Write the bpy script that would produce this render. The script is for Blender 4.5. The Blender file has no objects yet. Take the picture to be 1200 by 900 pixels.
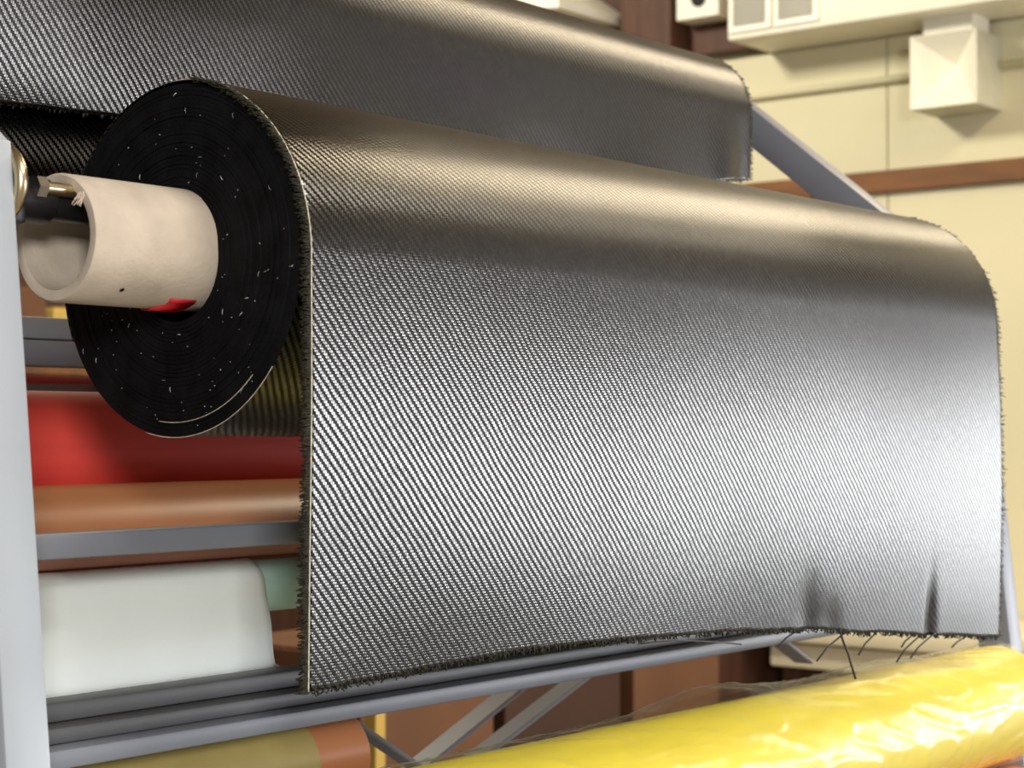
import bpy, bmesh, math, random
from mathutils import Vector, Matrix, noise

random.seed(7)
SC = bpy.context.scene
COL = SC.collection
R = math.radians

# ------------------------------------------------------------------ camera
cam_data = bpy.data.cameras.new('camera')
cam = bpy.data.objects.new('camera', cam_data)
COL.objects.link(cam)
cam.location = (-1.053, -1.198, 1.497)
_yaw, _pitch = R(38.5), math.atan(55 / 2200)
_d = Vector((math.cos(_yaw) * math.cos(_pitch), math.sin(_yaw) * math.cos(_pitch), math.sin(_pitch)))
cam.rotation_euler = _d.to_track_quat('-Z', 'Y').to_euler()
cam_data.sensor_width = 36.0
cam_data.lens = 36.0 * 2200 / 1200
cam_data.clip_start = 0.05
cam_data.dof.use_dof = True
cam_data.dof.focus_distance = 1.72
cam_data.dof.aperture_fstop = 10.0
SC.camera = cam

# ------------------------------------------------------------------ world, lights, exposure
w = bpy.data.worlds.new('world')
SC.world = w
w.use_nodes = True
w.node_tree.nodes['Background'].inputs['Color'].default_value = (1.0, 0.93, 0.80, 1)
w.node_tree.nodes['Background'].inputs['Strength'].default_value = 0.22

def area(name, loc, aim, sx, sy, power, colour):
    l = bpy.data.lights.new(name, 'AREA')
    l.shape = 'RECTANGLE'; l.size = sx; l.size_y = sy; l.energy = power; l.color = colour
    o = bpy.data.objects.new(name, l); COL.objects.link(o)
    o.location = loc
    o.rotation_euler = (Vector(aim) - Vector(loc)).to_track_quat('-Z', 'Y').to_euler()
    return o

# daylight through the window in the right wall, in front of the rack
area('window_daylight', (5.06, -3.30, 1.25), (0.0, -3.30, 1.25), 4.4, 1.06, 180, (0.90, 0.94, 1.0))
# key light behind and left of the camera
area('key_light', (-3.05, -3.85, 2.55), (0.4, 0.0, 1.5), 0.8, 0.8, 165, (1.0, 0.97, 0.95))
area('flap_reflection_light', (4.0, -6.04, 1.58), (4.0, 0.0, 1.58), 1.6, 1.26, 105, (0.95, 0.93, 1.0))  # added light, gives the upper flap's left end something bright to reflect
area('overhead_fill', (0.4, -2.6, 3.85), (0.4, -2.6, 0.0), 1.2, 0.4, 100, (1.0, 0.95, 0.86))  # added fill from above for the white sheet and yellow roll
# ceiling fixtures
area('ceiling_light_far', (2.2, 3.1, 3.75), (4.6, 1.8, 2.6), 0.5, 0.5, 90, (1.0, 0.93, 0.76))
area('ceiling_light_row', (3.4, -0.25, 3.8), (3.4, -0.25, 0.0), 2.2, 0.5, 85, (1.0, 0.84, 0.60))

SC.view_settings.view_transform = 'Standard'
SC.view_settings.look = 'None'
SC.view_settings.gamma = 1.0
SC.view_settings.use_curve_mapping = False
SC.view_settings.exposure = 0.0

# ------------------------------------------------------------------ materials
def new_mat(name):
    m = bpy.data.materials.new(name); m.use_nodes = True
    nt = m.node_tree
    return m, nt, nt.nodes['Principled BSDF']

def mat(name, col, rough=0.5, metal=0.0, var=0.12, scale=6.0, bump=0.0, bscale=60.0, stretch=(1, 1, 1), **kw):
    m, nt, b = new_mat(name)
    tc = nt.nodes.new('ShaderNodeTexCoord')
    mp = nt.nodes.new('ShaderNodeMapping'); mp.inputs['Scale'].default_value = stretch
    nt.links.new(tc.outputs['Object'], mp.inputs['Vector'])
    n = nt.nodes.new('ShaderNodeTexNoise'); n.inputs['Scale'].default_value = scale; n.inputs['Detail'].default_value = 5
    nt.links.new(mp.outputs['Vector'], n.inputs['Vector'])
    r = nt.nodes.new('ShaderNodeValToRGB')
    lo = [max(0, c * (1 - var)) for c in col]; hi = [min(1, c * (1 + var)) for c in col]
    r.color_ramp.elements[0].color = (*lo, 1); r.color_ramp.elements[1].color = (*hi, 1)
    r.color_ramp.elements[0].position = 0.3; r.color_ramp.elements[1].position = 0.7
    nt.links.new(n.outputs['Fac'], r.inputs['Fac'])
    nt.links.new(r.outputs['Color'], b.inputs['Base Color'])
    b.inputs['Roughness'].default_value = rough; b.inputs['Metallic'].default_value = metal
    for k, v in kw.items():
        b.inputs[k.replace('_', ' ')].default_value = v
    if bump:
        n2 = nt.nodes.new('ShaderNodeTexNoise'); n2.inputs['Scale'].default_value = bscale; n2.inputs['Detail'].default_value = 4
        nt.links.new(mp.outputs['Vector'], n2.inputs['Vector'])
        bp = nt.nodes.new('ShaderNodeBump'); bp.inputs['Strength'].default_value = bump; bp.inputs['Distance'].default_value = 0.002
        nt.links.new(n2.outputs['Fac'], bp.inputs['Height']); nt.links.new(bp.outputs['Normal'], b.inputs['Normal'])
    return m

def weave_mat(name, base=(0.20, 0.195, 0.185), rough=0.28, aniso=0.95):
    """2x2 twill of glossy carbon tows; UV counts tows: u across the width, v along the cloth."""
    m, nt, b = new_mat(name)
    N, L = nt.nodes, nt.links
    def math_(op, a, c=None, d=None):
        n = N.new('ShaderNodeMath'); n.operation = op
        for i, v in enumerate((a, c, d)):
            if v is None: continue
            if isinstance(v, (int, float)): n.inputs[i].default_value = v
            else: L.new(v, n.inputs[i])
        return n.outputs[0]
    uv = N.new('ShaderNodeUVMap')
    # slight wander of the tows
    wn = N.new('ShaderNodeTexNoise'); wn.inputs['Scale'].default_value = 0.06; wn.inputs['Detail'].default_value = 2
    L.new(uv.outputs[0], wn.inputs['Vector'])
    off = N.new('ShaderNodeVectorMath'); off.operation = 'MULTIPLY_ADD'
    L.new(wn.outputs['Color'], off.inputs[0]); off.inputs[1].default_value = (1.6, 1.6, 0); L.new(uv.outputs[0], off.inputs[2])
    sp = N.new('ShaderNodeSeparateXYZ'); L.new(off.outputs[0], sp.inputs[0])
    u, v = sp.outputs[0], sp.outputs[1]
    fu, fv = math_('FLOOR', u), math_('FLOOR', v)
    ph = math_('FLOORED_MODULO', math_('SUBTRACT', fu, fv), 4.0)
    warp = math_('LESS_THAN', ph, 2.0)                      # 1 where the lengthwise tow lies on top
    def arch(x):                                            # 1 - (2 frac - 1)^2
        t = math_('SUBTRACT', math_('MULTIPLY', math_('FRACT', x), 2.0), 1.0)
        return math_('SUBTRACT', 1.0, math_('MULTIPLY', t, t))
    au, av = arch(u), arch(v)
    h = N.new('ShaderNodeMix'); h.data_type = 'FLOAT'
    L.new(warp, h.inputs[0]); L.new(av, h.inputs[2]); L.new(au, h.inputs[3])
    hw = math_('MULTIPLY_ADD', math_('MULTIPLY', warp, av), 0.35, h.outputs[0])
    bp = N.new('ShaderNodeBump'); bp.inputs['Strength'].default_value = 1.0; bp.inputs['Distance'].default_value = 0.00011
    L.new(hw, bp.inputs['Height']); L.new(bp.outputs['Normal'], b.inputs['Normal'])
    # cross-fibre direction per tow
    g = N.new('ShaderNodeNewGeometry')
    cr = N.new('ShaderNodeVectorMath'); cr.operation = 'CROSS_PRODUCT'
    L.new(g.outputs['Normal'], cr.inputs[0]); cr.inputs[1].default_value = (1, 0, 0)
    tm = N.new('ShaderNodeMix'); tm.data_type = 'VECTOR'
    L.new(warp, tm.inputs[0]); L.new(cr.outputs[0], tm.inputs[4]); tm.inputs[5].default_value = (1, 0, 0)
    L.new(tm.outputs[1], b.inputs['Tangent'])
    # each float of tow slightly different; gaps between tows dark
    cb = N.new('ShaderNodeCombineXYZ'); L.new(fu, cb.inputs[0]); L.new(fv, cb.inputs[1]); L.new(warp, cb.inputs[2])
    wh = N.new('ShaderNodeTexWhiteNoise'); wh.noise_dimensions = '3D'; L.new(cb.outputs[0], wh.inputs['Vector'])
    k = math_('MULTIPLY_ADD', wh.outputs['Value'], 0.5, 0.75)
    edge = math_('POWER', h.outputs[0], 0.55)
    k = math_('MULTIPLY', k, edge)
    wk = math_('MULTIPLY_ADD', warp, 0.87, 0.13)  # weft colour darkened to imitate its weaker reflection
    k = math_('MULTIPLY', k, wk)
    vm = N.new('ShaderNodeVectorMath'); vm.operation = 'SCALE'; vm.inputs[0].default_value = base; L.new(k, vm.inputs['Scale'])
    L.new(vm.outputs[0], b.inputs['Base Color'])
    b.inputs['Metallic'].default_value = 1.0
    b.inputs['Roughness'].default_value = rough
    b.inputs['Anisotropic'].default_value = aniso
    return m

M = {}
M['weave'] = weave_mat('carbon_twill')
M['disc'] = mat('carbon_roll_end', (0.004, 0.004, 0.005), 0.7, var=0.6, scale=40, bump=0.6, bscale=300, Specular_IOR_Level=0.12)
M['fringe'] = mat('fringe_threads', (0.020, 0.018, 0.010), 0.7, var=0.7, scale=200, Specular_IOR_Level=0.2)
M['black_thread'] = mat('black_thread', (0.012, 0.011, 0.010), 0.5)
M['selvedge'] = mat('selvedge_thread', (0.62, 0.57, 0.42), 0.6, var=0.3, scale=200)
M['lint'] = mat('white_lint', (0.75, 0.76, 0.8), 0.8)
M['card'] = mat('grey_cardboard', (0.57, 0.485, 0.385), 0.8, var=0.10, scale=30, bump=0.25, bscale=250)
M['card_in'] = mat('cardboard_rim', (0.66, 0.54, 0.44), 0.85, var=0.12, scale=60, bump=0.4, bscale=250)
M['red_tape'] = mat('red_tape', (0.62, 0.02, 0.03), 0.4)
M['post'] = mat('grey_paint', (0.37, 0.405, 0.44), 0.38, var=0.04, scale=8, bump=0.08, bscale=40)
M['bar'] = mat('blue_grey_paint', (0.20, 0.215, 0.25), 0.42, var=0.08, scale=8, bump=0.08, bscale=40)
M['bar_dark'] = mat('dark_grey_steel', (0.075, 0.077, 0.08), 0.45, var=0.12, scale=10)
M['steel_black'] = mat('black_steel', (0.03, 0.03, 0.033), 0.3, metal=0.6)
M['steel'] = mat('bright_steel', (0.55, 0.52, 0.47), 0.25, metal=1.0)
M['brass'] = mat('brass_plating', (0.62, 0.52, 0.34), 0.30, metal=1.0)
M['red_film'] = mat('red_film', (0.90, 0.085, 0.065), 0.5, var=0.10, scale=4, stretch=(0.3, 8, 8))
M['copper_film'] = mat('copper_film', (0.50, 0.20, 0.085), 0.38, var=0.10, scale=4, stretch=(0.3, 8, 8))
M['rose_film'] = mat('rose_film', (0.55, 0.26, 0.20), 0.45)
M['dark_red'] = mat('dark_red_paint', (0.22, 0.012, 0.010), 0.5)
M['white_cloth'] = mat('white_cloth', (0.88, 0.94, 0.90), 0.6, var=0.03, scale=12, bump=0.1, bscale=120)
M['green_cloth'] = mat('pale_green_cloth', (0.60, 0.90, 0.79), 0.55, var=0.05)
M['gold_film'] = mat('olive_gold_cloth', (0.38, 0.30, 0.10), 0.5, var=0.15, scale=10)
M['yellow'] = mat('yellow_aramid', (0.76, 0.61, 0.05), 0.55, var=0.07, scale=9, stretch=(1, 4, 4), bump=0.1, bscale=200)
M['orange'] = mat('orange_cloth', (0.78, 0.20, 0.03), 0.5)
M['wall'] = mat('cream_painted_wall', (0.70, 0.66, 0.46), 0.75, var=0.05, scale=1.6, bump=0.1, bscale=30)
M['wood'] = mat('dark_stained_timber', (0.17, 0.065, 0.014), 0.6, var=0.35, scale=3, stretch=(6, 1, 6))
M['wood_up'] = mat('dark_brown_timber', (0.075, 0.028, 0.014), 0.6, var=0.3, scale=3, stretch=(6, 6, 1))
M['cream_metal'] = mat('cream_painted_metal', (0.88, 0.86, 0.74), 0.45, var=0.03)
M['shaded_side'] = mat('shaded_cream_metal', (0.55, 0.54, 0.42), 0.6)  # cream metal greyed to carry the shade on the diffuser's sides
M['grille'] = mat('grey_grille', (0.28, 0.27, 0.22), 0.5)
M['hole'] = mat('black_recess_shade', (0.01, 0.01, 0.012), 0.8)
M['floor'] = mat('concrete_floor', (0.20, 0.17, 0.13), 0.7, var=0.2, scale=1.5, bump=0.1)
M['ceil'] = mat('brown_board_ceiling', (0.24, 0.17, 0.10), 0.8)
M['carton'] = mat('brown_carton', (0.16, 0.07, 0.03), 0.8, var=0.15, scale=4)
M['carton_dark'] = mat('dark_brown_carton', (0.06, 0.026, 0.013), 0.8, var=0.15, scale=4)
M['ochre'] = mat('ochre_carton', (0.62, 0.42, 0.10), 0.75)
M['counter'] = mat('cream_counter', (0.80, 0.72, 0.50), 0.5, var=0.04)

def film_mat():
    m, nt, b = new_mat('clear_plastic_wrap')
    N, L = nt.nodes, nt.links
    out = N['Material Output']
    tr = N.new('ShaderNodeBsdfTransparent'); tr.inputs[0].default_value = (0.97, 0.98, 0.95, 1)
    gl = N.new('ShaderNodeBsdfGlossy'); gl.inputs['Roughness'].default_value = 0.33; gl.inputs['Color'].default_value = (1, 1, 1, 1)
    fr = N.new('ShaderNodeLayerWeight'); fr.inputs['Blend'].default_value = 0.5
    pw = N.new('ShaderNodeMath'); pw.operation = 'POWER'; L.new(fr.outputs['Facing'], pw.inputs[0]); pw.inputs[1].default_value = 3.0
    ad = N.new('ShaderNodeMath'); ad.operation = 'MULTIPLY_ADD'; ad.inputs[1].default_value = 0.35; ad.inputs[2].default_value = 0.022
    L.new(pw.outputs[0], ad.inputs[0])
    mx = N.new('ShaderNodeMixShader'); L.new(ad.outputs[0], mx.inputs[0]); L.new(tr.outputs[0], mx.inputs[1]); L.new(gl.outputs[0], mx.inputs[2])
    n = N.new('ShaderNodeTexNoise'); n.inputs['Scale'].default_value = 14; n.inputs['Detail'].default_value = 4; n.inputs['Distortion'].default_value = 1.2
    tc = N.new('ShaderNodeTexCoord'); L.new(tc.outputs['Object'], n.inputs['Vector'])
    bp = N.new('ShaderNodeBump'); bp.inputs['Strength'].default_value = 0.08; bp.inputs['Distance'].default_value = 0.005
    L.new(n.outputs['Fac'], bp.inputs['Height']); L.new(bp.outputs['Normal'], gl.inputs['Normal']); L.new(bp.outputs['Normal'], fr.inputs['Normal'])
    L.new(mx.outputs[0], out.inputs['Surface'])
    N.remove(b)
    return m
M['film'] = film_mat()

# ------------------------------------------------------------------ building helpers
def wloc(o):
    p = Vector((0, 0, 0))
    while o is not None:
        p += o.location; o = o.parent
    return p

def tag(o, label=None, cat=None, group=None, kind=None):
    if label: o['label'] = label
    if cat: o['category'] = cat
    if group: o['group'] = group
    if kind: o['kind'] = kind
    return o

def thing(name, label, cat, loc, group=None):
    o = bpy.data.objects.new(name, None); COL.objects.link(o)
    o.empty_display_size = 0.05
    o.location = loc
    return tag(o, label, cat, group)

def mk(name, geo, material, parent=None, smooth=True, loc=None, autosmooth=None):
    """geo = (verts in world space, faces[, per-vertex uv])."""
    verts, faces = geo[0], geo[1]
    if parent is not None: org = wloc(parent)
    else: org = Vector(loc) if loc is not None else Vector((0, 0, 0))
    me = bpy.data.meshes.new(name)
    me.from_pydata([tuple(Vector(v) - org) for v in verts], [], faces)
    if len(geo) > 2 and geo[2] is not None:
        lay = me.uv_layers.new(name='UVMap')
        uvs = geo[2]
        for lp in me.loops:
            lay.data[lp.index].uv = uvs[lp.vertex_index]
    me.materials.append(material)
    if smooth:
        me.polygons.foreach_set('use_smooth', [True] * len(me.polygons))
        if autosmooth:
            me.set_sharp_from_angle(angle=R(autosmooth))
    me.update()
    o = bpy.data.objects.new(name, me); COL.objects.link(o)
    if parent is not None: o.parent = parent
    else: o.location = org
    return o

def join(*gs):
    V, F = [], []
    for g in gs:
        n = len(V); V += list(g[0]); F += [tuple(i + n for i in f) for f in g[1]]
    return V, F

def box(x0, x1, y0, y1, z0, z1, bev=0.0):
    bm = bmesh.new()
    bmesh.ops.create_cube(bm, size=1.0)
    for v in bm.verts:
        v.co = Vector(((x0 + x1) / 2 + v.co.x * (x1 - x0), (y0 + y1) / 2 + v.co.y * (y1 - y0), (z0 + z1) / 2 + v.co.z * (z1 - z0)))
    if bev:
        bmesh.ops.bevel(bm, geom=bm.edges[:], offset=bev, segments=2, affect='EDGES', profile=0.5)
    bm.verts.index_update()
    g = [v.co.copy() for v in bm.verts], [tuple(v.index for v in f.verts) for f in bm.faces]
    bm.free()
    return g

def beam(p0, p1, wide, deep, up=(0, 0, 1), bev=0.003):
    """square bar from p0 to p1; 'wide' along side axis, 'deep' along the other."""
    p0, p1 = Vector(p0), Vector(p1)
    d = (p1 - p0); ln = d.length; d.normalize()
    s = d.cross(Vector(up))
    if s.length < 1e-4: s = d.cross(Vector((0, 1, 0)))
    s.normalize(); t = s.cross(d)
    g = box(-wide / 2, wide / 2, -deep / 2, deep / 2, 0, ln, bev)
    return [p0 + s * v.x + t * v.y + d * v.z for v in g[0]], g[1]

def lathe(profile, y, z, seg=64, closed=False, dy=None):
    """profile list of (x, r) spun about the X axis through (y, z)."""
    V, F = [], []
    n = len(profile)
    for i, (x, r) in enumerate(profile):
        for k in range(seg):
            a = 2 * math.pi * k / seg
            V.append((x, y + r * math.cos(a), z + r * math.sin(a)))
    rng = n if closed else n - 1
    for i in range(rng):
        j = (i + 1) % n
        for k in range(seg):
            k2 = (k + 1) % seg
            F.append((i * seg + k, i * seg + k2, j * seg + k2, j * seg + k))
    return V, F

def tube(pts, r, seg=6, taper=None):
    pts = [Vector(p) for p in pts]
    V, F = [], []
    n = len(pts)
    for i, p in enumerate(pts):
        d = (pts[min(i + 1, n - 1)] - pts[max(i - 1, 0)]).normalized()
        a = d.cross(Vector((0.31, 0.2, 0.93)))
        if a.length < 1e-3: a = d.cross(Vector((1, 0, 0)))
        a.normalize(); b = d.cross(a)
        rr = r * (taper(i / (n - 1)) if taper else 1)
        for k in range(seg):
            t = 2 * math.pi * k / seg
            V.append(p + a * (rr * math.cos(t)) + b * (rr * math.sin(t)))
    for i in range(n - 1):
        for k in range(seg):
            k2 = (k + 1) % seg
            F.append((i * seg + k, i * seg + k2, (i + 1) * seg + k2, (i + 1) * seg + k))
    F.append(tuple(reversed(range(seg)))); F.append(tuple((n - 1) * seg + k for k in range(seg)))
    return V, F

def lerp_tab(tab, x):
    if x <= tab[0][0]: return tab[0][1]
    for (a, b), (c, d) in zip(tab, tab[1:]):
        if x <= c:
            t = (x - a) / (c - a); t = t * t * (3 - 2 * t) * 0.4 + t * 0.6
            return b + (d - b) * t
    return tab[-1][1]

PU, PV = 0.0021, 0.00235     # tow pitch across and along the carbon cloth

def winding_geo(x0, x1, y, z, Rr, rin, rings, seg=128, jitter=0.0012):
    """a wound roll: end faces made of uneven concentric layers."""
    rnd = random.Random(rings)
    prof = [(x0 + 0.004, rin)]
    for i in range(rings):
        ra = rin + (Rr - 0.002 - rin) * i / rings
        rb = rin + (Rr - 0.002 - rin) * (i + 0.86) / rings
        xo = x0 + rnd.uniform(0, jitter)
        prof += [(xo, ra + 0.0001), (xo + rnd.uniform(-0.2, 0.2) * jitter, rb), (xo + jitter * rnd.uniform(0.1, 0.9), rb + 0.0002)]
    prof.append((x0 + 0.001, Rr))
    face_end = len(prof)
    for i in range(1, 21): prof.append((x0 + (x1 - x0) * i / 20, Rr))
    prof.append((x1 + 0.0005, Rr - 0.002)); prof.append((x1, rin))
    V, F = lathe(prof, y, z, seg)
    return V, F, face_end, seg

# ------------------------------------------------------------------ the setting
def structure(name, geo, m, parent=None, smooth=False):
    o = mk(name, geo, m, parent, smooth)
    if parent is None: o['kind'] = 'structure'
    return o

structure('floor', box(-5, 5.2, -6, 4.4, -0.1, 0.0), M['floor'])
structure('ceiling', box(-2.5, 5.2, -6, 4.4, 3.95, 4.05), M['ceil'])
structure('wall_back', box(-2.5, 5.2, 4.2, 4.35, 0.0, 3.95), M['wood_up'])
# right wall with the window opening at y -4.1..-1.0, z 0.75..1.88
WY0, WY1, WZ0, WZ1 = -5.50, -1.10, 0.72, 1.78
wr = structure('wall_right', box(5.01, 5.12, WY1, 4.2, 0, 3.95), M['wall'])
mk('dark_reflection_panels', join(box(5.01, 5.12, -6, WY0, 0, 3.95), box(5.01, 5.12, WY0, WY1 - 0.001, 0, WZ0), box(5.01, 5.12, WY0, WY1 - 0.001, WZ1, 3.95)), M['wood_up'], wr, False)  # unseen wall area coloured dark so the upper flap reflects dark
ys = [WY1 + 0.06, -0.536, 0.684, 1.904, 3.124, 4.19]
for a, b in zip(ys, ys[1:]):
    mk('wall_panel', box(4.995, 5.012, a + 0.003, b - 0.003, 2.425, 2.90, 0.002), M['wall'], wr, False)
    mk('wall_panel', box(4.995, 5.012, a + 0.003, b - 0.003, 0.02, 2.345, 0.002), M['wall'], wr, False)
wf = structure('window_1', join(box(4.99, 5.10, WY0, WY1, WZ0 - 0.05, WZ0), box(4.99, 5.10, WY0, WY1, WZ1, WZ1 + 0.05),
                                box(4.99, 5.10, WY0 - 0.05, WY0, WZ0 - 0.05, WZ1 + 0.05), box(4.99, 5.10, WY1, WY1 + 0.05, WZ0 - 0.05, WZ1 + 0.05)), M['cream_metal'])
structure('wall_front', join(box(2.6, 3.2, -6.12, -6.0, 0, 3.95), box(4.8, 5.12, -6.12, -6.0, 0, 3.95), box(3.2, 4.8, -6.12, -6.0, 0, 0.95), box(3.2, 4.8, -6.12, -6.0, 2.22, 3.95)), M['wood_up'])  # partial unseen wall added to hold the extra window, dark in the cloth's reflection
structure('added_window_2', join(box(3.2, 4.8, -6.1, -5.98, 0.90, 0.95), box(3.2, 4.8, -6.1, -5.98, 2.22, 2.27), box(3.15, 3.2, -6.1, -5.98, 0.90, 2.27), box(4.8, 4.85, -6.1, -5.98, 0.90, 2.27)), M['cream_metal'])  # unseen frame added around the flap's reflection light
structure('trim_1', box(4.965, 5.012, -0.9, 4.19, 2.345, 2.42, 0.004), M['wood'])
structure('trim_2', box(4.93, 5.012, -0.9, 4.19, 2.92, 3.30, 0.006), M['wood_up'])
structure('trim_3', box(4.80, 4.93, 2.70, 2.93, 0.0, 3.95, 0.006), M['wood_up'])

# ------------------------------------------------------------------ front carbon roll
CY, CZ, CR, CL = 0.0, 1.64, 0.148, 1.29
croll = thing('carbon_fabric_roll', 'front roll of black carbon twill on a cardboard tube, cloth hanging down its front', 'fabric roll', (CL / 2, CY, CZ - CR), 'black carbon twill rolls')
V, F, fe, seg = winding_geo(0.0, CL, CY, CZ, CR, 0.0515, 26)
uvs = []
for i, v in enumerate(V):
    k = i % seg
    a = 2 * math.pi * k / seg
    uvs.append((v[0] / PU, a * CR / PV))
wind = mk('fabric_winding', (V, F, uvs), M['disc'], croll, True, autosmooth=35)
wind.data.materials.append(M['weave'])
for p in wind.data.polygons:
    c = p.center
    if p.index >= (fe - 1) * seg: p.material_index = 1

TZ = CZ + 0.009
core = mk('core_tube', lathe([(-0.123, 0.0415), (-0.1238, 0.043), (-0.1238, 0.0495), (-0.122, 0.0510), (0.10, 0.0510), (CL + 0.12, 0.051), (CL + 0.12, 0.0415)], CY, TZ, 72, closed=True), M['card'], croll, True, autosmooth=40)
core['label'] = 'pale grey cardboard core tube'
# worn scuff: a small dark dent on the tube
sp = []
for k in range(10):
    a = 2 * math.pi * k / 10
    ang = R(180 + 52)
    x = -0.083 + 0.0022 * math.cos(a); th = ang + 0.045 * math.sin(a)
    sp.append((x, CY + 0.0513 * math.cos(th), TZ + 0.0513 * math.sin(th)))
mk('scuff', (sp, [tuple(range(10))]), M['fringe'], core, False)
# red tape tab under the tube, against the roll end
tp = []
tf = []
for i in range(9):
    a = R(238 + i * 5.5)
    for j, x in enumerate((-0.030 + 0.012 * math.sin(i * 1.1) * 0.3, -0.001)):
        tp.append((x, CY + 0.0522 * math.cos(a), TZ - 0.0008 + 0.0522 * math.sin(a)))
    if i: tf.append((2 * i - 2, 2 * i - 1, 2 * i + 1, 2 * i))
tape = mk('tape_tab', (tp, tf), M['red_tape'], core, True)
sm = tape.modifiers.new('thick', 'SOLIDIFY'); sm.thickness = 0.0012; sm.offset = 1
tape['label'] = 'red tape tab'
# frayed scrap of pale fibre on the tube rim
fr = []
rnd = random.Random(5)
for i in range(14):
    y0 = -0.030 + rnd.uniform(-0.004, 0.004); z0 = TZ + 0.0305
    p = [Vector((-0.1245, y0 - 0.003, z0 + rnd.uniform(0, 0.004)))]
    for s in range(4):
        p.append(p[-1] + Vector((-0.0006 + rnd.uniform(-0.001, 0.001), rnd.uniform(0.0, 0.0016), rnd.uniform(-0.0032, -0.001))))
    fr.append(tube(p, 0.0006, 4))
mk('frayed_rim', join(*fr), M['card_in'], core, True)['kind'] = 'stuff'

# the outer layer: wraps the roll and hangs down the front
HEM = [(0, 1.292), (.143, 1.296), (.258, 1.300), (.388, 1.298), (.581, 1.290), (.791, 1.277), (.92, 1.262), (1.111, 1.243), (1.29, 1.226)]
def sheet_pt(x, t):
    """t 0..1: winding from under the roll, over the back and top, down the front."""
    Rr = CR + 0.003
    arc = R(205)
    hem = lerp_tab(HEM, x) + 0.0012 * noise.noise((x * 40, 0.3, 0))
    la = arc * Rr; lh = CZ - hem
    s = t * (la + lh)
    if s < la:
        ang = math.pi - (arc - s / Rr)  # ends at pi
        # travel over the top: from back/below (pi - arc) up to pi
        y = CY + Rr * math.cos(ang); z = CZ + Rr * math.sin(ang)
        k = max(0.0, (s - 0.75 * la) / (0.25 * la))
        y += -0.004 * k
        return Vector((x, y, z)), s
    h = s - la
    f = h / lh
    y = CY - Rr - 0.004
    y += 0.0025 * math.sin(x * 9 + 1.2) * f + 0.0016 * noise.noise((x * 5, h * 6, 2.2)) * f
    y += -0.010 * math.sin(f * math.pi) * (0.25 + 0.75 * min(1, x / 1.0)) * 0.6
    # pulled-in puckers near the hem
    for (cx, cw, ch, dp) in ((0.79, 0.022, 0.045, 0.004), (0.84, 0.02, 0.03, 0.002), (1.083, 0.011, 0.055, 0.007)):
        d = (lh - h)
        y += dp * math.exp(-((x - cx) / cw) ** 2) * math.exp(-(d / ch) ** 2)
    return Vector((x, y, CZ - h)), s
NX, NT = 260, 230
V, F, U = [], [], []
for i in range(NX + 1):
    x = 0.0025 + (CL - 0.0025) * i / NX
    for j in range(NT + 1):
        p, s = sheet_pt(x, j / NT)
        V.append(p); U.append((x / PU, s / PV))
for i in range(NX):
    for j in range(NT):
        a = i * (NT + 1) + j
        F.append((a, a + NT + 1, a + NT + 2, a + 1))
sheet = mk('hanging_sheet', (V, F, U), M['weave'], croll, True)
so = sheet.modifiers.new('thick', 'SOLIDIFY'); so.thickness = 0.0006; so.offset = -1
sheet['label'] = 'loose outer layer of twill hanging to a ragged hem'

def edge_line(x, off, t0=0.0, t1=1.0, n=220):
    out = []
    for j in range(n + 1):
        p, s = sheet_pt(x, t0 + (t1 - t0) * j / n)
        q, _ = sheet_pt(x, min(1, t0 + (t1 - t0) * j / n + 0.002))
        d = (q - p)
        if d.length < 1e-7: d = Vector((0, 0, -1))
        nrm = Vector((1, 0, 0)).cross(d).normalized()
        if nrm.y * (p.y - CY) + nrm.z * (p.z - CZ) < 0 and p.z > CZ - 0.001: nrm = -nrm
        if p.z <= CZ and p.y < CY: nrm = Vector((0, -1, 0))
        out.append(p + nrm * off)
    return out
mk('selvedge_thread', tube(edge_line(0.0035, 0.0006, 0.33), 0.0006, 5), M['selvedge'], sheet, True)['label'] = 'cream stitch line along the left edge'
# fringes of cut weft
def fringe(xe, sign, n, lmin, lmax, seed, t0=0.0):
    rnd = random.Random(seed); gs = []
    line = edge_line(xe, 0.0002, t0, 1.0, n)
    for p in line:
        ln = rnd.uniform(lmin, lmax)
        q = [p + Vector((0, 0, rnd.uniform(-.001, .001)))]
        dz = rnd.uniform(-0.15, 0.1); dy = rnd.uniform(-0.15, 0.15)
        for s in range(3):
            dz += rnd.uniform(-0.22, 0.16); dy += rnd.uniform(-0.2, 0.2)
            q.append(q[-1] + Vector((sign * 0.9, dy, dz)).normalized() * ln / 3)
        gs.append(tube(q, 0.00085, 4, lambda t: 1 - 0.4 * t))
    return join(*gs)
mk('edge_fringe', fringe(0.003, -1, 900, 0.008, 0.0115, 3, 0.37), M['fringe'], sheet, True)['kind'] = 'stuff'
mk('edge_fringe', fringe(CL - 0.001, 1, 420, 0.005, 0.011, 4), M['black_thread'], sheet, True)['kind'] = 'stuff'
# hem tufts
rnd = random.Random(9); gs = []
for i in range(520):
    x = rnd.uniform(0.004, CL - 0.002)
    p, _ = sheet_pt(x, 1.0)
    ln = rnd.uniform(0.001, 0.0045)
    gs.append(tube([p + Vector((0, 0, .002)), p + Vector((rnd.uniform(-.001, .001), rnd.uniform(-.001, .001), -ln * .5)), p + Vector((rnd.uniform(-.002, .002), rnd.uniform(-.002, .002), -ln))], 0.0008, 4))
mk('hem_fringe', join(*gs), M['fringe'], sheet, True)['kind'] = 'stuff'
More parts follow.
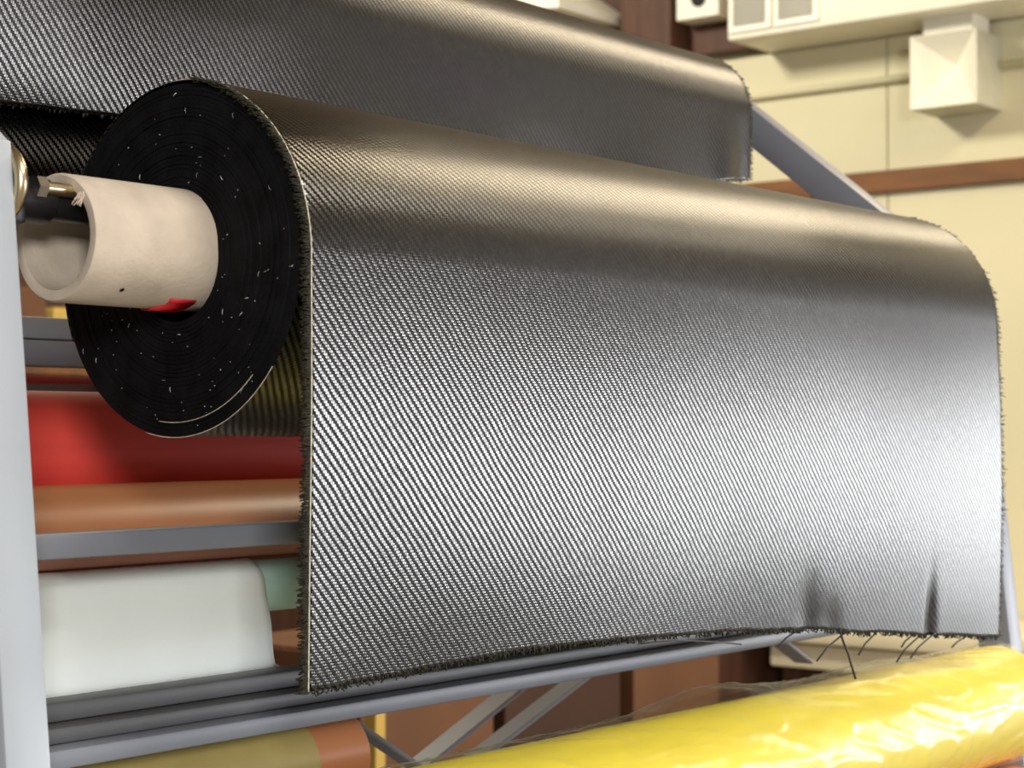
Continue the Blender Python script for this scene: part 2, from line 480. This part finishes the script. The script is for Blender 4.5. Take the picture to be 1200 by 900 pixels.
# loose weft threads hanging off the hem on the right
def loose(x, pts, r=0.0011):
    p, _ = sheet_pt(x, 1.0)
    mk('loose_thread', tube([p + Vector((0, 0, 0.004))] + [p + Vector(q) for q in pts], r, 5), M['black_thread'], sheet, True)
for (x, dx, dz) in ((0.79, -0.055, -0.014), (0.885, -0.075, -0.026), (0.955, -0.05, -0.022), (1.045, -0.035, -0.012), (1.075, -0.07, -0.026), (1.10, -0.065, -0.022), (1.20, -0.05, -0.010)):
    loose(x, [(dx * 0.3, 0.002, dz * 0.15), (dx * 0.65, 0.003, dz * 0.5), (dx, 0.002, dz)])
loose(0.86, [(0.004, -0.003, -0.012), (0.010, -0.006, -0.026), (0.014, -0.008, -0.040), (0.020, -0.010, -0.056)], 0.0014)
loose(0.50, [(-0.05, -0.002, -0.003), (0.01, -0.003, -0.004), (0.09, -0.003, -0.013), (0.14, -0.002, -0.02)], 0.0009)
# pale thread arcs and lint on the black roll end
def arc_thread(rad, a0, a1, x):
    return tube([(x, CY + rad * math.cos(R(a0 + (a1 - a0) * i / 24)), CZ + rad * math.sin(R(a0 + (a1 - a0) * i / 24))) for i in range(25)], 0.0004, 4)
mk('stray_thread', arc_thread(CR + 0.0005, 218, 284, -0.0008), M['selvedge'], wind, True)
mk('stray_thread', arc_thread(CR - 0.012, 226, 278, -0.0010), M['selvedge'], wind, True)
rnd = random.Random(21); gs = []
for i in range(130):
    a = rnd.uniform(0, 2 * math.pi); r = rnd.uniform(0.056, 0.143)
    if rnd.random() < 0.35 and math.sin(a) > 0: continue
    ln = rnd.choice((0.0003, 0.0004, 0.0005, 0.0007, 0.0007, 0.0022)) ; b = rnd.uniform(0, 6.28)
    c = Vector((-0.0012, CY + r * math.cos(a), CZ + r * math.sin(a)))
    d = Vector((0, math.cos(b), math.sin(b)))
    gs.append(tube([c - d * ln, c + Vector((-0.0006, 0, 0)), c + d * ln], rnd.uniform(0.00012, 0.0003), 4))
mk('lint', join(*gs), M['lint'], wind, True)['kind'] = 'stuff'

# ------------------------------------------------------------------ generic wound roll
def roll(name, label, cat, x0, x1, y, z, Rr, m, core_r=0.03, core_ext=0.05, rings=10, group=None, end_mat=None, rod=None):
    t = thing(name, label, cat, ((x0 + x1) / 2, y, z - Rr), group)
    V, F, fe, sg = winding_geo(x0, x1, y, z, Rr, core_r + 0.0003, rings, 72, 0.001)
    uv = [(v[0] / PU, 2 * math.pi * (i % sg) / sg * Rr / PV) for i, v in enumerate(V)]
    wd = mk('winding', (V, F, uv), m, t, True, autosmooth=35)
    mk('core_tube', lathe([(x0 - core_ext, core_r * 0.8), (x0 - core_ext, core_r), (x1 + core_ext, core_r), (x1 + core_ext, core_r * 0.8)], y, z, 40, closed=True), M['card'], t, True, autosmooth=40)
    if rod is None: rod = (-0.20, 1.52)
    mk('spindle_rod', lathe([(rod[0], 0.0005), (rod[0], min(0.012, core_r - 0.007)), (rod[1], min(0.012, core_r - 0.007)), (rod[1], 0.0005)], y, z + core_r - 0.006 - min(0.012, core_r - 0.007), 20), M['bar_dark'], t, True, autosmooth=40)
    return t, wd

# upper carbon roll, lying on the sloping arms behind
UY, UZ, UR = 0.31, 1.95, 0.10
uroll, uw = roll('carbon_fabric_roll', 'upper black carbon twill roll behind, on the sloping arms, with a short draped flap', 'fabric roll', -0.05, 1.268, UY, UZ, UR - 0.004, M['weave'], 0.04, 0.0, 12, 'black carbon twill rolls', rod=(-0.20, 1.26))
UHEM = [(-0.05, 1.792), (0.05, 1.796), (0.16, 1.80), (0.30, 1.806), (0.6, 1.80), (0.9, 1.806), (1.1, 1.825), (1.2, 1.85), (1.27, 1.858)]
def usheet_pt(x, t):
    arc = R(200); la = arc * UR
    hem = lerp_tab(UHEM, x) + 0.0012 * noise.noise((x * 30, 7.3, 0))
    lh = UZ - hem
    s = t * (la + lh)
    if s < la:
        ang = math.pi - (arc - s / UR)
        y = UY + UR * math.cos(ang); z = UZ + UR * math.sin(ang)
        kx = 0.5 + 0.5 * math.sin(ang)
        z += 0.004 * noise.noise((x * 2.2, ang * 1.0, 4.0)) * kx
        return Vector((x, y, z)), s
    h = s - la; f = h / lh
    y = UY - UR
    left = max(0.0, 1 - max(0, x + 0.05) / 0.45)
    y += 0.15 * lh * min(1.0, 1.25 * left) * max(0, f - 0.22 - 0.10 * noise.noise((x * 9, 0, 3))) ** 1.25
    y += 0.006 * f * noise.noise((x * 4.5, h * 5, 9.1))
    y += -0.006 * f * math.exp(-((x - 1.20) / 0.03) ** 2) + 0.004 * f * math.exp(-((x - 1.25) / 0.02) ** 2)
    return Vector((x, y, UZ - h)), s
NX, NT = 200, 110
V, F, U = [], [], []
for i in range(NX + 1):
    x = -0.05 + 1.32 * i / NX
    for j in range(NT + 1):
        p, s = usheet_pt(x, j / NT)
        V.append(p); U.append((x / PU, s / PV))
for i in range(NX):
    for j in range(NT):
        a = i * (NT + 1) + j
        F.append((a, a + NT + 1, a + NT + 2, a + 1))
us = mk('draped_flap', (V, F, U), M['weave'], uroll, True)
so = us.modifiers.new('thick', 'SOLIDIFY'); so.thickness = 0.0006; so.offset = -1
rnd = random.Random(31); gs = []
for i in range(150):
    p, _ = usheet_pt(1.269, 0.25 + 0.75 * i / 150)
    q = [p]
    for s in range(3): q.append(q[-1] + Vector((0.0025, rnd.uniform(-.001, .001), rnd.uniform(-.0018, .001))))
    gs.append(tube(q, 0.0009, 4))
for i in range(260):
    x = rnd.uniform(-0.05, 1.27); p, _ = usheet_pt(x, 1.0)
    gs.append(tube([p + Vector((0, 0, .002)), p + Vector((rnd.uniform(-.001, .001), 0, -rnd.uniform(.001, .004)))], 0.0008, 4))
mk('edge_fringe', join(*gs), M['black_thread'], us, True)['kind'] = 'stuff'

# lower carbon roll, just visible at the far left between flap and tube
roll('carbon_fabric_roll', 'carbon twill roll low behind the cardboard tube, only its left end showing', 'fabric roll', -0.06, 1.20, 0.345, 1.765, 0.087, M['weave'], 0.035, 0.05, 10, 'black carbon twill rolls')

# ------------------------------------------------------------------ rolls lower in the rack
t, _ = roll('red_film_roll', 'glossy red film roll below the black roll end', 'film roll', -0.12, 1.25, 0.372, 1.476, 0.062, M['red_film'], 0.025)
t, _ = roll('copper_film_roll', 'brown copper film roll between the red roll and the grey bar', 'film roll', -0.12, 1.25, 0.27, 1.375, 0.070, M['copper_film'], 0.025)
t, _ = roll('rose_film_roll', 'thin rose film roll between the grey bar and the white sheet', 'film roll', -0.12, 1.2, 0.165, 1.3875, 0.0145, M['rose_film'], 0.009, 0.03, 4, rod=(-0.19, 1.505))
t, _ = roll('green_cloth_roll', 'thin pale green cloth roll with a white sheet draped over it', 'fabric roll', -0.12, 0.75, 0.165, 1.343, 0.026, M['green_cloth'], 0.014, 0.04, 5)
V, F = [], []
NX, NT = 40, 40
for i in range(NX + 1):
    x = -0.11 + 0.348 * i / NX
    for j in range(NT + 1):
        tt = j / NT; Rr = 0.0275; la = R(120) * Rr; lh = 1.343 - 1.262; s = tt * (la + lh)
        if s < la:
            a = math.pi - (R(120) - s / Rr); p = Vector((x, 0.165 + Rr * math.cos(a), 1.343 + Rr * math.sin(a)))
        else:
            h = s - la; f = h / lh
            p = Vector((x + 0.012 * f * (i / NX) ** 3, 0.165 - Rr - 0.004 * f + 0.0025 * f * noise.noise((x * 12, h * 4, 1)), 1.343 - h))
            if x > 0.15: p.y += 0.003 * f * math.sin((x - h * 0.5) * 160) * (x - 0.15) / 0.09
        V.append(p)
for i in range(NX):
    for j in range(NT):
        a = i * (NT + 1) + j
        F.append((a, a + NT + 1, a + NT + 2, a + 1))
ws = mk('draped_sheet', (V, F), M['white_cloth'], t, True)
so = ws.modifiers.new('thick', 'SOLIDIFY'); so.thickness = 0.0008; so.offset = -1
ws['label'] = 'white sheet hanging over the roll'
# small copper roll with olive paper wrapped around its left part
t, _ = roll('copper_film_roll', 'small copper roll at the bottom, its left part wrapped in olive paper', 'film roll', -0.12, 0.315, 0.11, 1.175, 0.042, M['copper_film'], 0.018, 0.01, 6, rod=(-0.2, 0.30))
mk('paper_band', lathe([(-0.115, 0.0425), (-0.115, 0.0438), (0.243, 0.0438), (0.243, 0.0425)], 0.11, 1.175, 64, closed=True), M['gold_film'], t, True, autosmooth=40)['label'] = 'olive paper band'

# yellow roll in clear plastic
YY, YZ, YR = -0.08, 1.115, 0.079
yroll, yw = roll('yellow_fabric_roll', 'bright yellow fabric roll in crinkled clear plastic at lower right', 'fabric roll', -0.10, 1.452, YY, YZ, YR, M['yellow'], 0.03, 0.03, 10, rod=(-0.2, 1.52))
V, F = [], []
NX, NA = 300, 120
for i in range(NX + 1):
    x = -0.11 + 1.585 * i / NX
    for k in range(NA):
        a = 2 * math.pi * k / NA
        n1 = noise.noise((x * 5, math.cos(a) * 1.2, math.sin(a) * 1.2))
        n2 = 1 - abs(noise.noise((x * 11 + 3 * math.cos(a), math.cos(a) * 3, math.sin(a) * 3)))
        n3 = 1 - abs(noise.noise((x * 23, math.cos(a + x * 3) * 5 + 7, math.sin(a + x * 3) * 5)))
        r = YR + 0.0025 + max(0, n1) * 0.003 + (n2 ** 6) * 0.0035 + (n3 ** 8) * 0.0007
        # loose bag bulge on top
        top = max(0, math.sin(a))
        r += 0.017 * top ** 3 * math.exp(-((x - 0.72) / 0.11) ** 2) + 0.006 * top ** 2 * math.exp(-((x - 1.05) / 0.15) ** 2)
        if x > 1.454: r = r * (1 - ((x - 1.454) / 0.024) ** 2 * 0.55)
        V.append((x, YY + r * math.cos(a), YZ + r * math.sin(a)))
for i in range(NX):
    for k in range(NA):
        k2 = (k + 1) % NA
        F.append((i * NA + k, i * NA + k2, (i + 1) * NA + k2, (i + 1) * NA + k))
wrp = mk('plastic_wrap', (V, F), M['film'], yroll, True)
wrp['label'] = 'clear crinkled plastic wrap'
t, _ = roll('orange_fabric_roll', 'orange fabric roll under the right end of the yellow roll', 'fabric roll', 0.9, 1.47, -0.10, 0.952, 0.072, M['orange'], 0.03, 0.02, 8, rod=(0.88, 1.52))

# ------------------------------------------------------------------ the rack
rack = thing('storage_rack', 'grey steel A-frame rack holding all the fabric rolls', 'rack', (0.66, 0.6, 0.0))
def leg_y(z): return -0.02 - (1.715 - z) * 0.1125        # front face of the leaning front posts
def side(xa, xb, material):
    xm = (xa + xb) / 2; wd = xb - xa
    dp = 0.05
    for s in (1, -1):                                     # front then rear half
        def Y(y): return y if s == 1 else 1.2 - y
        p0 = (xm, Y(leg_y(0) + dp / 2), 0.0); p1 = (xm, Y(-0.02 + dp / 2), 1.715)
        mk('post', beam(p0, p1, wd, dp, up=(0, 1, 0)), material, rack, True, autosmooth=40)
        q1 = (xm, Y(0.425), 2.038)
        mk('sloping_arm', beam((xm, Y(-0.005), 1.695), q1, wd, dp, up=(0, 1, 0.6)), material, rack, True, autosmooth=40)
        # gusset in the bend
        g = [(x, Y(y), z) for x in (xm - 0.003, xm + 0.003) for (y, z) in ((0.035, 1.60), (0.20, 1.82), (0.035, 1.72))]
        gf = [(0, 1, 2), (5, 4, 3), (0, 3, 4, 1), (1, 4, 5, 2), (2, 5, 3, 0)]
        mk('gusset', (g, gf), material, rack, False)
        mk('foot', box(xm - 0.05, xm + 0.05, Y(leg_y(0)) - 0.05, Y(leg_y(0)) + 0.06, 0.0, 0.012, 0.002), material, rack, False)
    mk('top_beam', box(xa, xb, 0.41, 0.79, 2.03, 2.075, 0.003), material, rack, True, autosmooth=40)
side(-0.22, -0.18, M['post'])
side(1.50, 1.54, M['bar'])
def cross(y0, y1, z0, z1, m, x0=-0.185, x1=1.505, name='crossbar'):
    return mk(name, box(x0, x1, y0, y1, z0, z1, 0.0025), m, rack, True, autosmooth=40)
cross(0.06, 0.095, 1.391, 1.4115, M['bar'])
cross(0.085, 0.12, 1.2525, 1.2685, M['bar_dark'])
cross(0.062, 0.12, 1.2385, 1.2520, M['bar_dark'])
cross(0.040, 0.10, 1.222, 1.238, M['bar'])
cross(0.60, 0.64, 1.573, 1.603, M['bar'])
cross(0.62, 0.68, 1.606, 1.632, M['post'])
cross(0.60, 0.62, 1.552, 1.562, M['dark_red'], name='tie_rod')
cross(0.64, 0.68, 1.527, 1.540, M['post'], -0.18, 0.44, 'shelf_lip')
cross(1.15, 1.19, 1.30, 1.34, M['bar'])
cross(1.20, 1.24, 0.55, 0.59, M['bar'])
for (xa, za, xb, zb, yy, wd) in ((0.50, 0.93, 1.20, 1.205, 0.45, 0.040), (0.80, 0.98, 1.45, 1.21, 0.48, 0.036), (1.18, 1.30, 1.505, 1.14, 0.26, 0.034), (0.40, 1.247, 0.74, 1.045, 0.32, 0.032)):
    mk('brace', beam((xa, yy, za), (xb, yy, zb), 0.006, wd, up=(0, 1, 0)), M['bar'], rack, False)
cross(0.44, 0.48, 0.90, 0.94, M['bar_dark'])

# spindle at the left end of the front roll
spn = thing('roll_spindle', 'black steel spindle with a brass clamp ring, from the left post into the cardboard tube', 'spindle', (-0.16, 0.0, 1.668))
RZ = TZ + 0.0415 - 0.0145
mk('rod', lathe([(-0.20, 0.001), (-0.20, 0.0142), (0.03, 0.0142), (0.03, 0.001)], 0.0, RZ, 32), M['steel_black'], spn, True, autosmooth=40)
mk('collar', lathe([(-0.215, 0.012), (-0.215, 0.0185), (-0.136, 0.0185), (-0.133, 0.0165), (-0.133, 0.012)], 0.0, RZ, 36, closed=True), M['steel_black'], spn, True, autosmooth=40)
mk('bolt', join(lathe([(-0.148, 0.0005), (-0.148, 0.0055), (-0.108, 0.0055), (-0.106, 0.0005)], -0.017, RZ + 0.0085, 16)), M['brass'], spn, True, autosmooth=40)
mk('bolt_head', lathe([(-0.158, 0.0005), (-0.158, 0.0090), (-0.149, 0.0090), (-0.148, 0.0005)], -0.017, RZ + 0.0085, 6), M['steel'], spn, False)
# clamp ring: a torus round the rod at the post
V, F = [], []
n, mseg = 40, 10
for i in range(n):
    a = 2 * math.pi * i / n
    for k in range(mseg):
        b = 2 * math.pi * k / mseg
        rr = 0.026 + 0.0055 * math.cos(b)
        V.append((-0.176 + 0.0055 * math.sin(b), rr * math.cos(a), RZ + 0.010 + rr * math.sin(a)))
for i in range(n):
    for k in range(mseg):
        i2, k2 = (i + 1) % n, (k + 1) % mseg
        F.append((i * mseg + k, i2 * mseg + k, i2 * mseg + k2, i * mseg + k2))
mk('clamp_ring', (V, F), M['brass'], spn, True)
mk('clamp_block', box(-0.182, -0.164, -0.018, 0.026, RZ - 0.022, RZ + 0.020, 0.004), M['steel_black'], spn, True, autosmooth=40)

# ------------------------------------------------------------------ things on the right wall
duct = thing('heater_duct', 'long white ceiling duct with two grey grilles on the cream wall', 'duct', (4.85, 0.9, 2.90))
DX = 4.70
mk('casing', box(DX, 4.99, -0.3, 2.385, 2.903, 3.35, 0.006), M['cream_metal'], duct, True, autosmooth=40)
def grille(y0, y1, z0, z1):
    f = mk('grille', box(DX - 0.012, DX + 0.002, y0, y1, z0, z1, 0.003), M['cream_metal'], duct, False)
    mk('grille_mesh', box(DX - 0.016, DX - 0.010, y0 + 0.022, y1 - 0.022, z0 + 0.022, z1 - 0.022), M['grille'], f, False)
    return f
grille(2.20, 2.375, 2.925, 3.20)
grille(2.01, 2.19, 2.925, 3.20)
# diffuser box below the duct: its front is four folded triangles
dif = thing('air_diffuser', 'white square air diffuser box with a folded X front under the duct', 'air vent', (4.88, 1.59, 2.59))
y0, y1, z0, z1 = 1.472, 1.712, 2.592, 2.842
xf = 4.79
mk('body', ([(xf, y0, z0), (xf, y1, z0), (xf, y1, z1), (xf, y0, z1), (4.995, y0, z0), (4.995, y1, z0), (4.995, y1, z1), (4.995, y0, z1)],
            [(0, 4, 5, 1), (1, 5, 6, 2), (2, 6, 7, 3), (3, 7, 4, 0), (4, 7, 6, 5)]), M['shaded_side'], dif, False)
cc = (xf + 0.11, (y0 + y1) / 2, (z0 + z1) / 2 + 0.03)
for a, b in (((y0, z0), (y1, z0)), ((y1, z0), (y1, z1)), ((y1, z1), (y0, z1)), ((y0, z1), (y0, z0))):
    o = mk('front_blade', ([(xf, a[0], a[1]), (xf, b[0], b[1]), cc], [(0, 1, 2)]), M['cream_metal'], dif, False)
    so = o.modifiers.new('thick', 'SOLIDIFY'); so.thickness = 0.004; so.offset = 0
mk('neck', box(4.83, 4.96, y0 + 0.03, y1 - 0.03, z1, 2.905), M['cream_metal'], dif, False)
# conduit
cd = mk('conduit', tube([(4.975, 3.9, 2.745), (4.975, 1.70, 2.745)], 0.013, 12), M['wall'], None, True, loc=(4.975, 2.8, 2.745))
tag(cd, 'thin cream conduit along the wall left of the diffuser', 'pipe')
cd2 = mk('conduit', tube([(4.975, 1.47, 2.745), (4.975, -0.8, 2.745)], 0.013, 12), M['wall'], None, True, loc=(4.975, 0.3, 2.745))
tag(cd2, 'thin cream conduit along the wall right of the diffuser', 'pipe')
jb = thing('junction_box', 'small cream box with a round black knockout left of the duct grilles', 'electrical box', (4.87, 2.60, 3.03))
mk('box_body', box(4.82, 4.93, 2.50, 2.685, 3.035, 3.24, 0.004), M['cream_metal'], jb, False)
mk('knockout', lathe([(4.812, 0.0005), (4.812, 0.030), (4.821, 0.030)], 2.585, 3.105, 20), M['hole'], jb, False)  # flat black disc stands in for the shade inside the hole
# cream cabinet and hood piece up on the back of the wall
cab = thing('wall_cabinet', 'cream cabinet with dark openings high up beyond the upper roll', 'cabinet', (4.6, 3.55, 3.08))
mk('cabinet_body', box(4.45, 4.92, 3.28, 4.05, 3.10, 3.6, 0.006), M['cream_metal'], cab, False)
mk('opening', box(4.44, 4.452, 3.50, 3.62, 3.14, 3.24), M['hole'], cab, False)  # black plates stand in for the shade inside the openings
mk('opening', box(4.44, 4.452, 3.33, 3.44, 3.13, 3.20), M['hole'], cab, False)
mk('hood', ([(4.45, 3.28, 3.10), (4.45, 3.28, 3.32), (4.92, 3.28, 3.10), (4.92, 3.28, 3.32), (4.45, 2.96, 3.06), (4.92, 2.96, 3.06), (4.45, 2.96, 3.09), (4.92, 2.96, 3.09)],
             [(0, 1, 6, 4), (2, 5, 7, 3), (0, 4, 5, 2), (1, 3, 7, 6), (4, 6, 7, 5), (0, 2, 3, 1)]), M['cream_metal'], cab, False)

# ------------------------------------------------------------------ things seen through the rack
ct = thing('counter', 'cream counter along the far wall seen under the hem of the front sheet', 'counter', (4.75, 1.6, 0.0))
mk('worktop', box(4.45, 4.985, 0.9, 2.15, 0.79, 0.86, 0.012), M['counter'], ct, True, autosmooth=40)
mk('front_rail', box(4.50, 4.98, 0.95, 2.10, 0.70, 0.78, 0.008), M['counter'], ct, True, autosmooth=40)
mk('undercounter_shade', box(4.60, 4.64, 0.95, 2.10, 0.02, 0.70, 0.003), M['wood_up'], ct, False)  # dark panel added in place of the shade under the counter
for yy in (1.0, 2.02):
    mk('leg', box(4.55, 4.61, yy, yy + 0.06, 0.0, 0.705, 0.004), M['wood_up'], ct, False)
    mk('leg', box(4.88, 4.94, yy, yy + 0.06, 0.0, 0.705, 0.004), M['wood_up'], ct, False)

bench = thing('workbench', 'dark timber workbench behind the rack carrying brown cartons', 'workbench', (2.9, 2.4, 0.0))
mk('benchtop', box(1.7, 4.2, 1.95, 2.85, 0.55, 0.60, 0.004), M['wood'], bench, False)
for xx in (1.74, 4.08):
    for yy in (1.99, 2.74):
        mk('leg', box(xx, xx + 0.08, yy, yy + 0.08, 0.0, 0.552, 0.003), M['wood'], bench, False)
tag(mk('timber_stake', box(2.29, 2.325, 1.88, 1.92, 0.0, 1.05, 0.002), M['ochre'], None, False, loc=(2.307, 1.90, 0)), 'pale timber stake standing in front of the dark workbench', 'stake')

dk = thing('low_cabinet', 'dark timber cabinet beside the left end of the cream counter', 'cabinet', (4.6, 2.6, 0.0))
mk('cabinet_body', box(4.28, 4.97, 2.19, 3.1, 0.06, 0.93, 0.004), M['wood_up'], dk, False)
mk('plinth', box(4.32, 4.95, 2.22, 3.07, 0.0, 0.062), M['hole'], dk, False)
for k in range(2):
    d_ = mk('door', box(4.262, 4.281, 2.20 + 0.452 * k, 2.64 + 0.452 * k, 0.08, 0.91, 0.003), M['wood'], dk, False)
    mk('handle', box(4.245, 4.263, 2.60 + 0.075 * k, 2.615 + 0.075 * k, 0.62, 0.74, 0.003), M['steel'], d_, False)
def carton(label, x0, x1, y0, y1, z0, z1, m, group=None):
    t = thing('carton', label, 'box', ((x0 + x1) / 2, (y0 + y1) / 2, z0), group)
    mk('box_body', box(x0, x1, y0, y1, z0, z1, 0.004), m, t, False)
    ym = (y0 + y1) / 2
    mk('flap', box(x0 + .004, x1 - .004, y0 + .004, ym - .003, z1, z1 + 0.006), m, t, False)
    mk('flap', box(x0 + .004, x1 - .004, ym + .003, y1 - .004, z1, z1 + 0.006), m, t, False)
carton('brown carton on the bench, just right of the pale timber stake', 2.42, 2.95, 2.05, 2.6, 0.60, 0.93, M['carton'], 'cartons on the workbench')
carton('dark brown carton in the middle of the bench', 3.0, 3.55, 2.05, 2.6, 0.60, 0.98, M['carton_dark'], 'cartons on the workbench')
carton('brown carton at the right end of the bench', 3.62, 4.1, 2.05, 2.55, 0.60, 0.92, M['carton'], 'cartons on the workbench')
sh = thing('wall_shelf', 'timber shelf on the back wall seen in the slit beside the left post', 'shelf', (2.8, 4.0, 1.68))
mk('board', box(2.2, 3.5, 3.8, 4.195, 1.68, 1.71, 0.003), M['wood'], sh, False)
for xx in (2.3, 3.38):
    mk('bracket', box(xx, xx + 0.03, 3.85, 4.195, 1.55, 1.682, 0.003), M['wood'], sh, False)
carton('small ochre box on the wall shelf close to the left post', 2.50, 2.66, 3.84, 4.1, 1.71, 1.92, M['ochre'], 'boxes on the wall shelf')
carton('brown box on the wall shelf behind the cardboard tube', 2.69, 2.82, 3.84, 4.1, 1.71, 1.96, M['carton'], 'boxes on the wall shelf')
carton('ochre box on the wall shelf next to the black roll end', 2.85, 3.1, 3.84, 4.1, 1.71, 1.90, M['ochre'], 'boxes on the wall shelf')
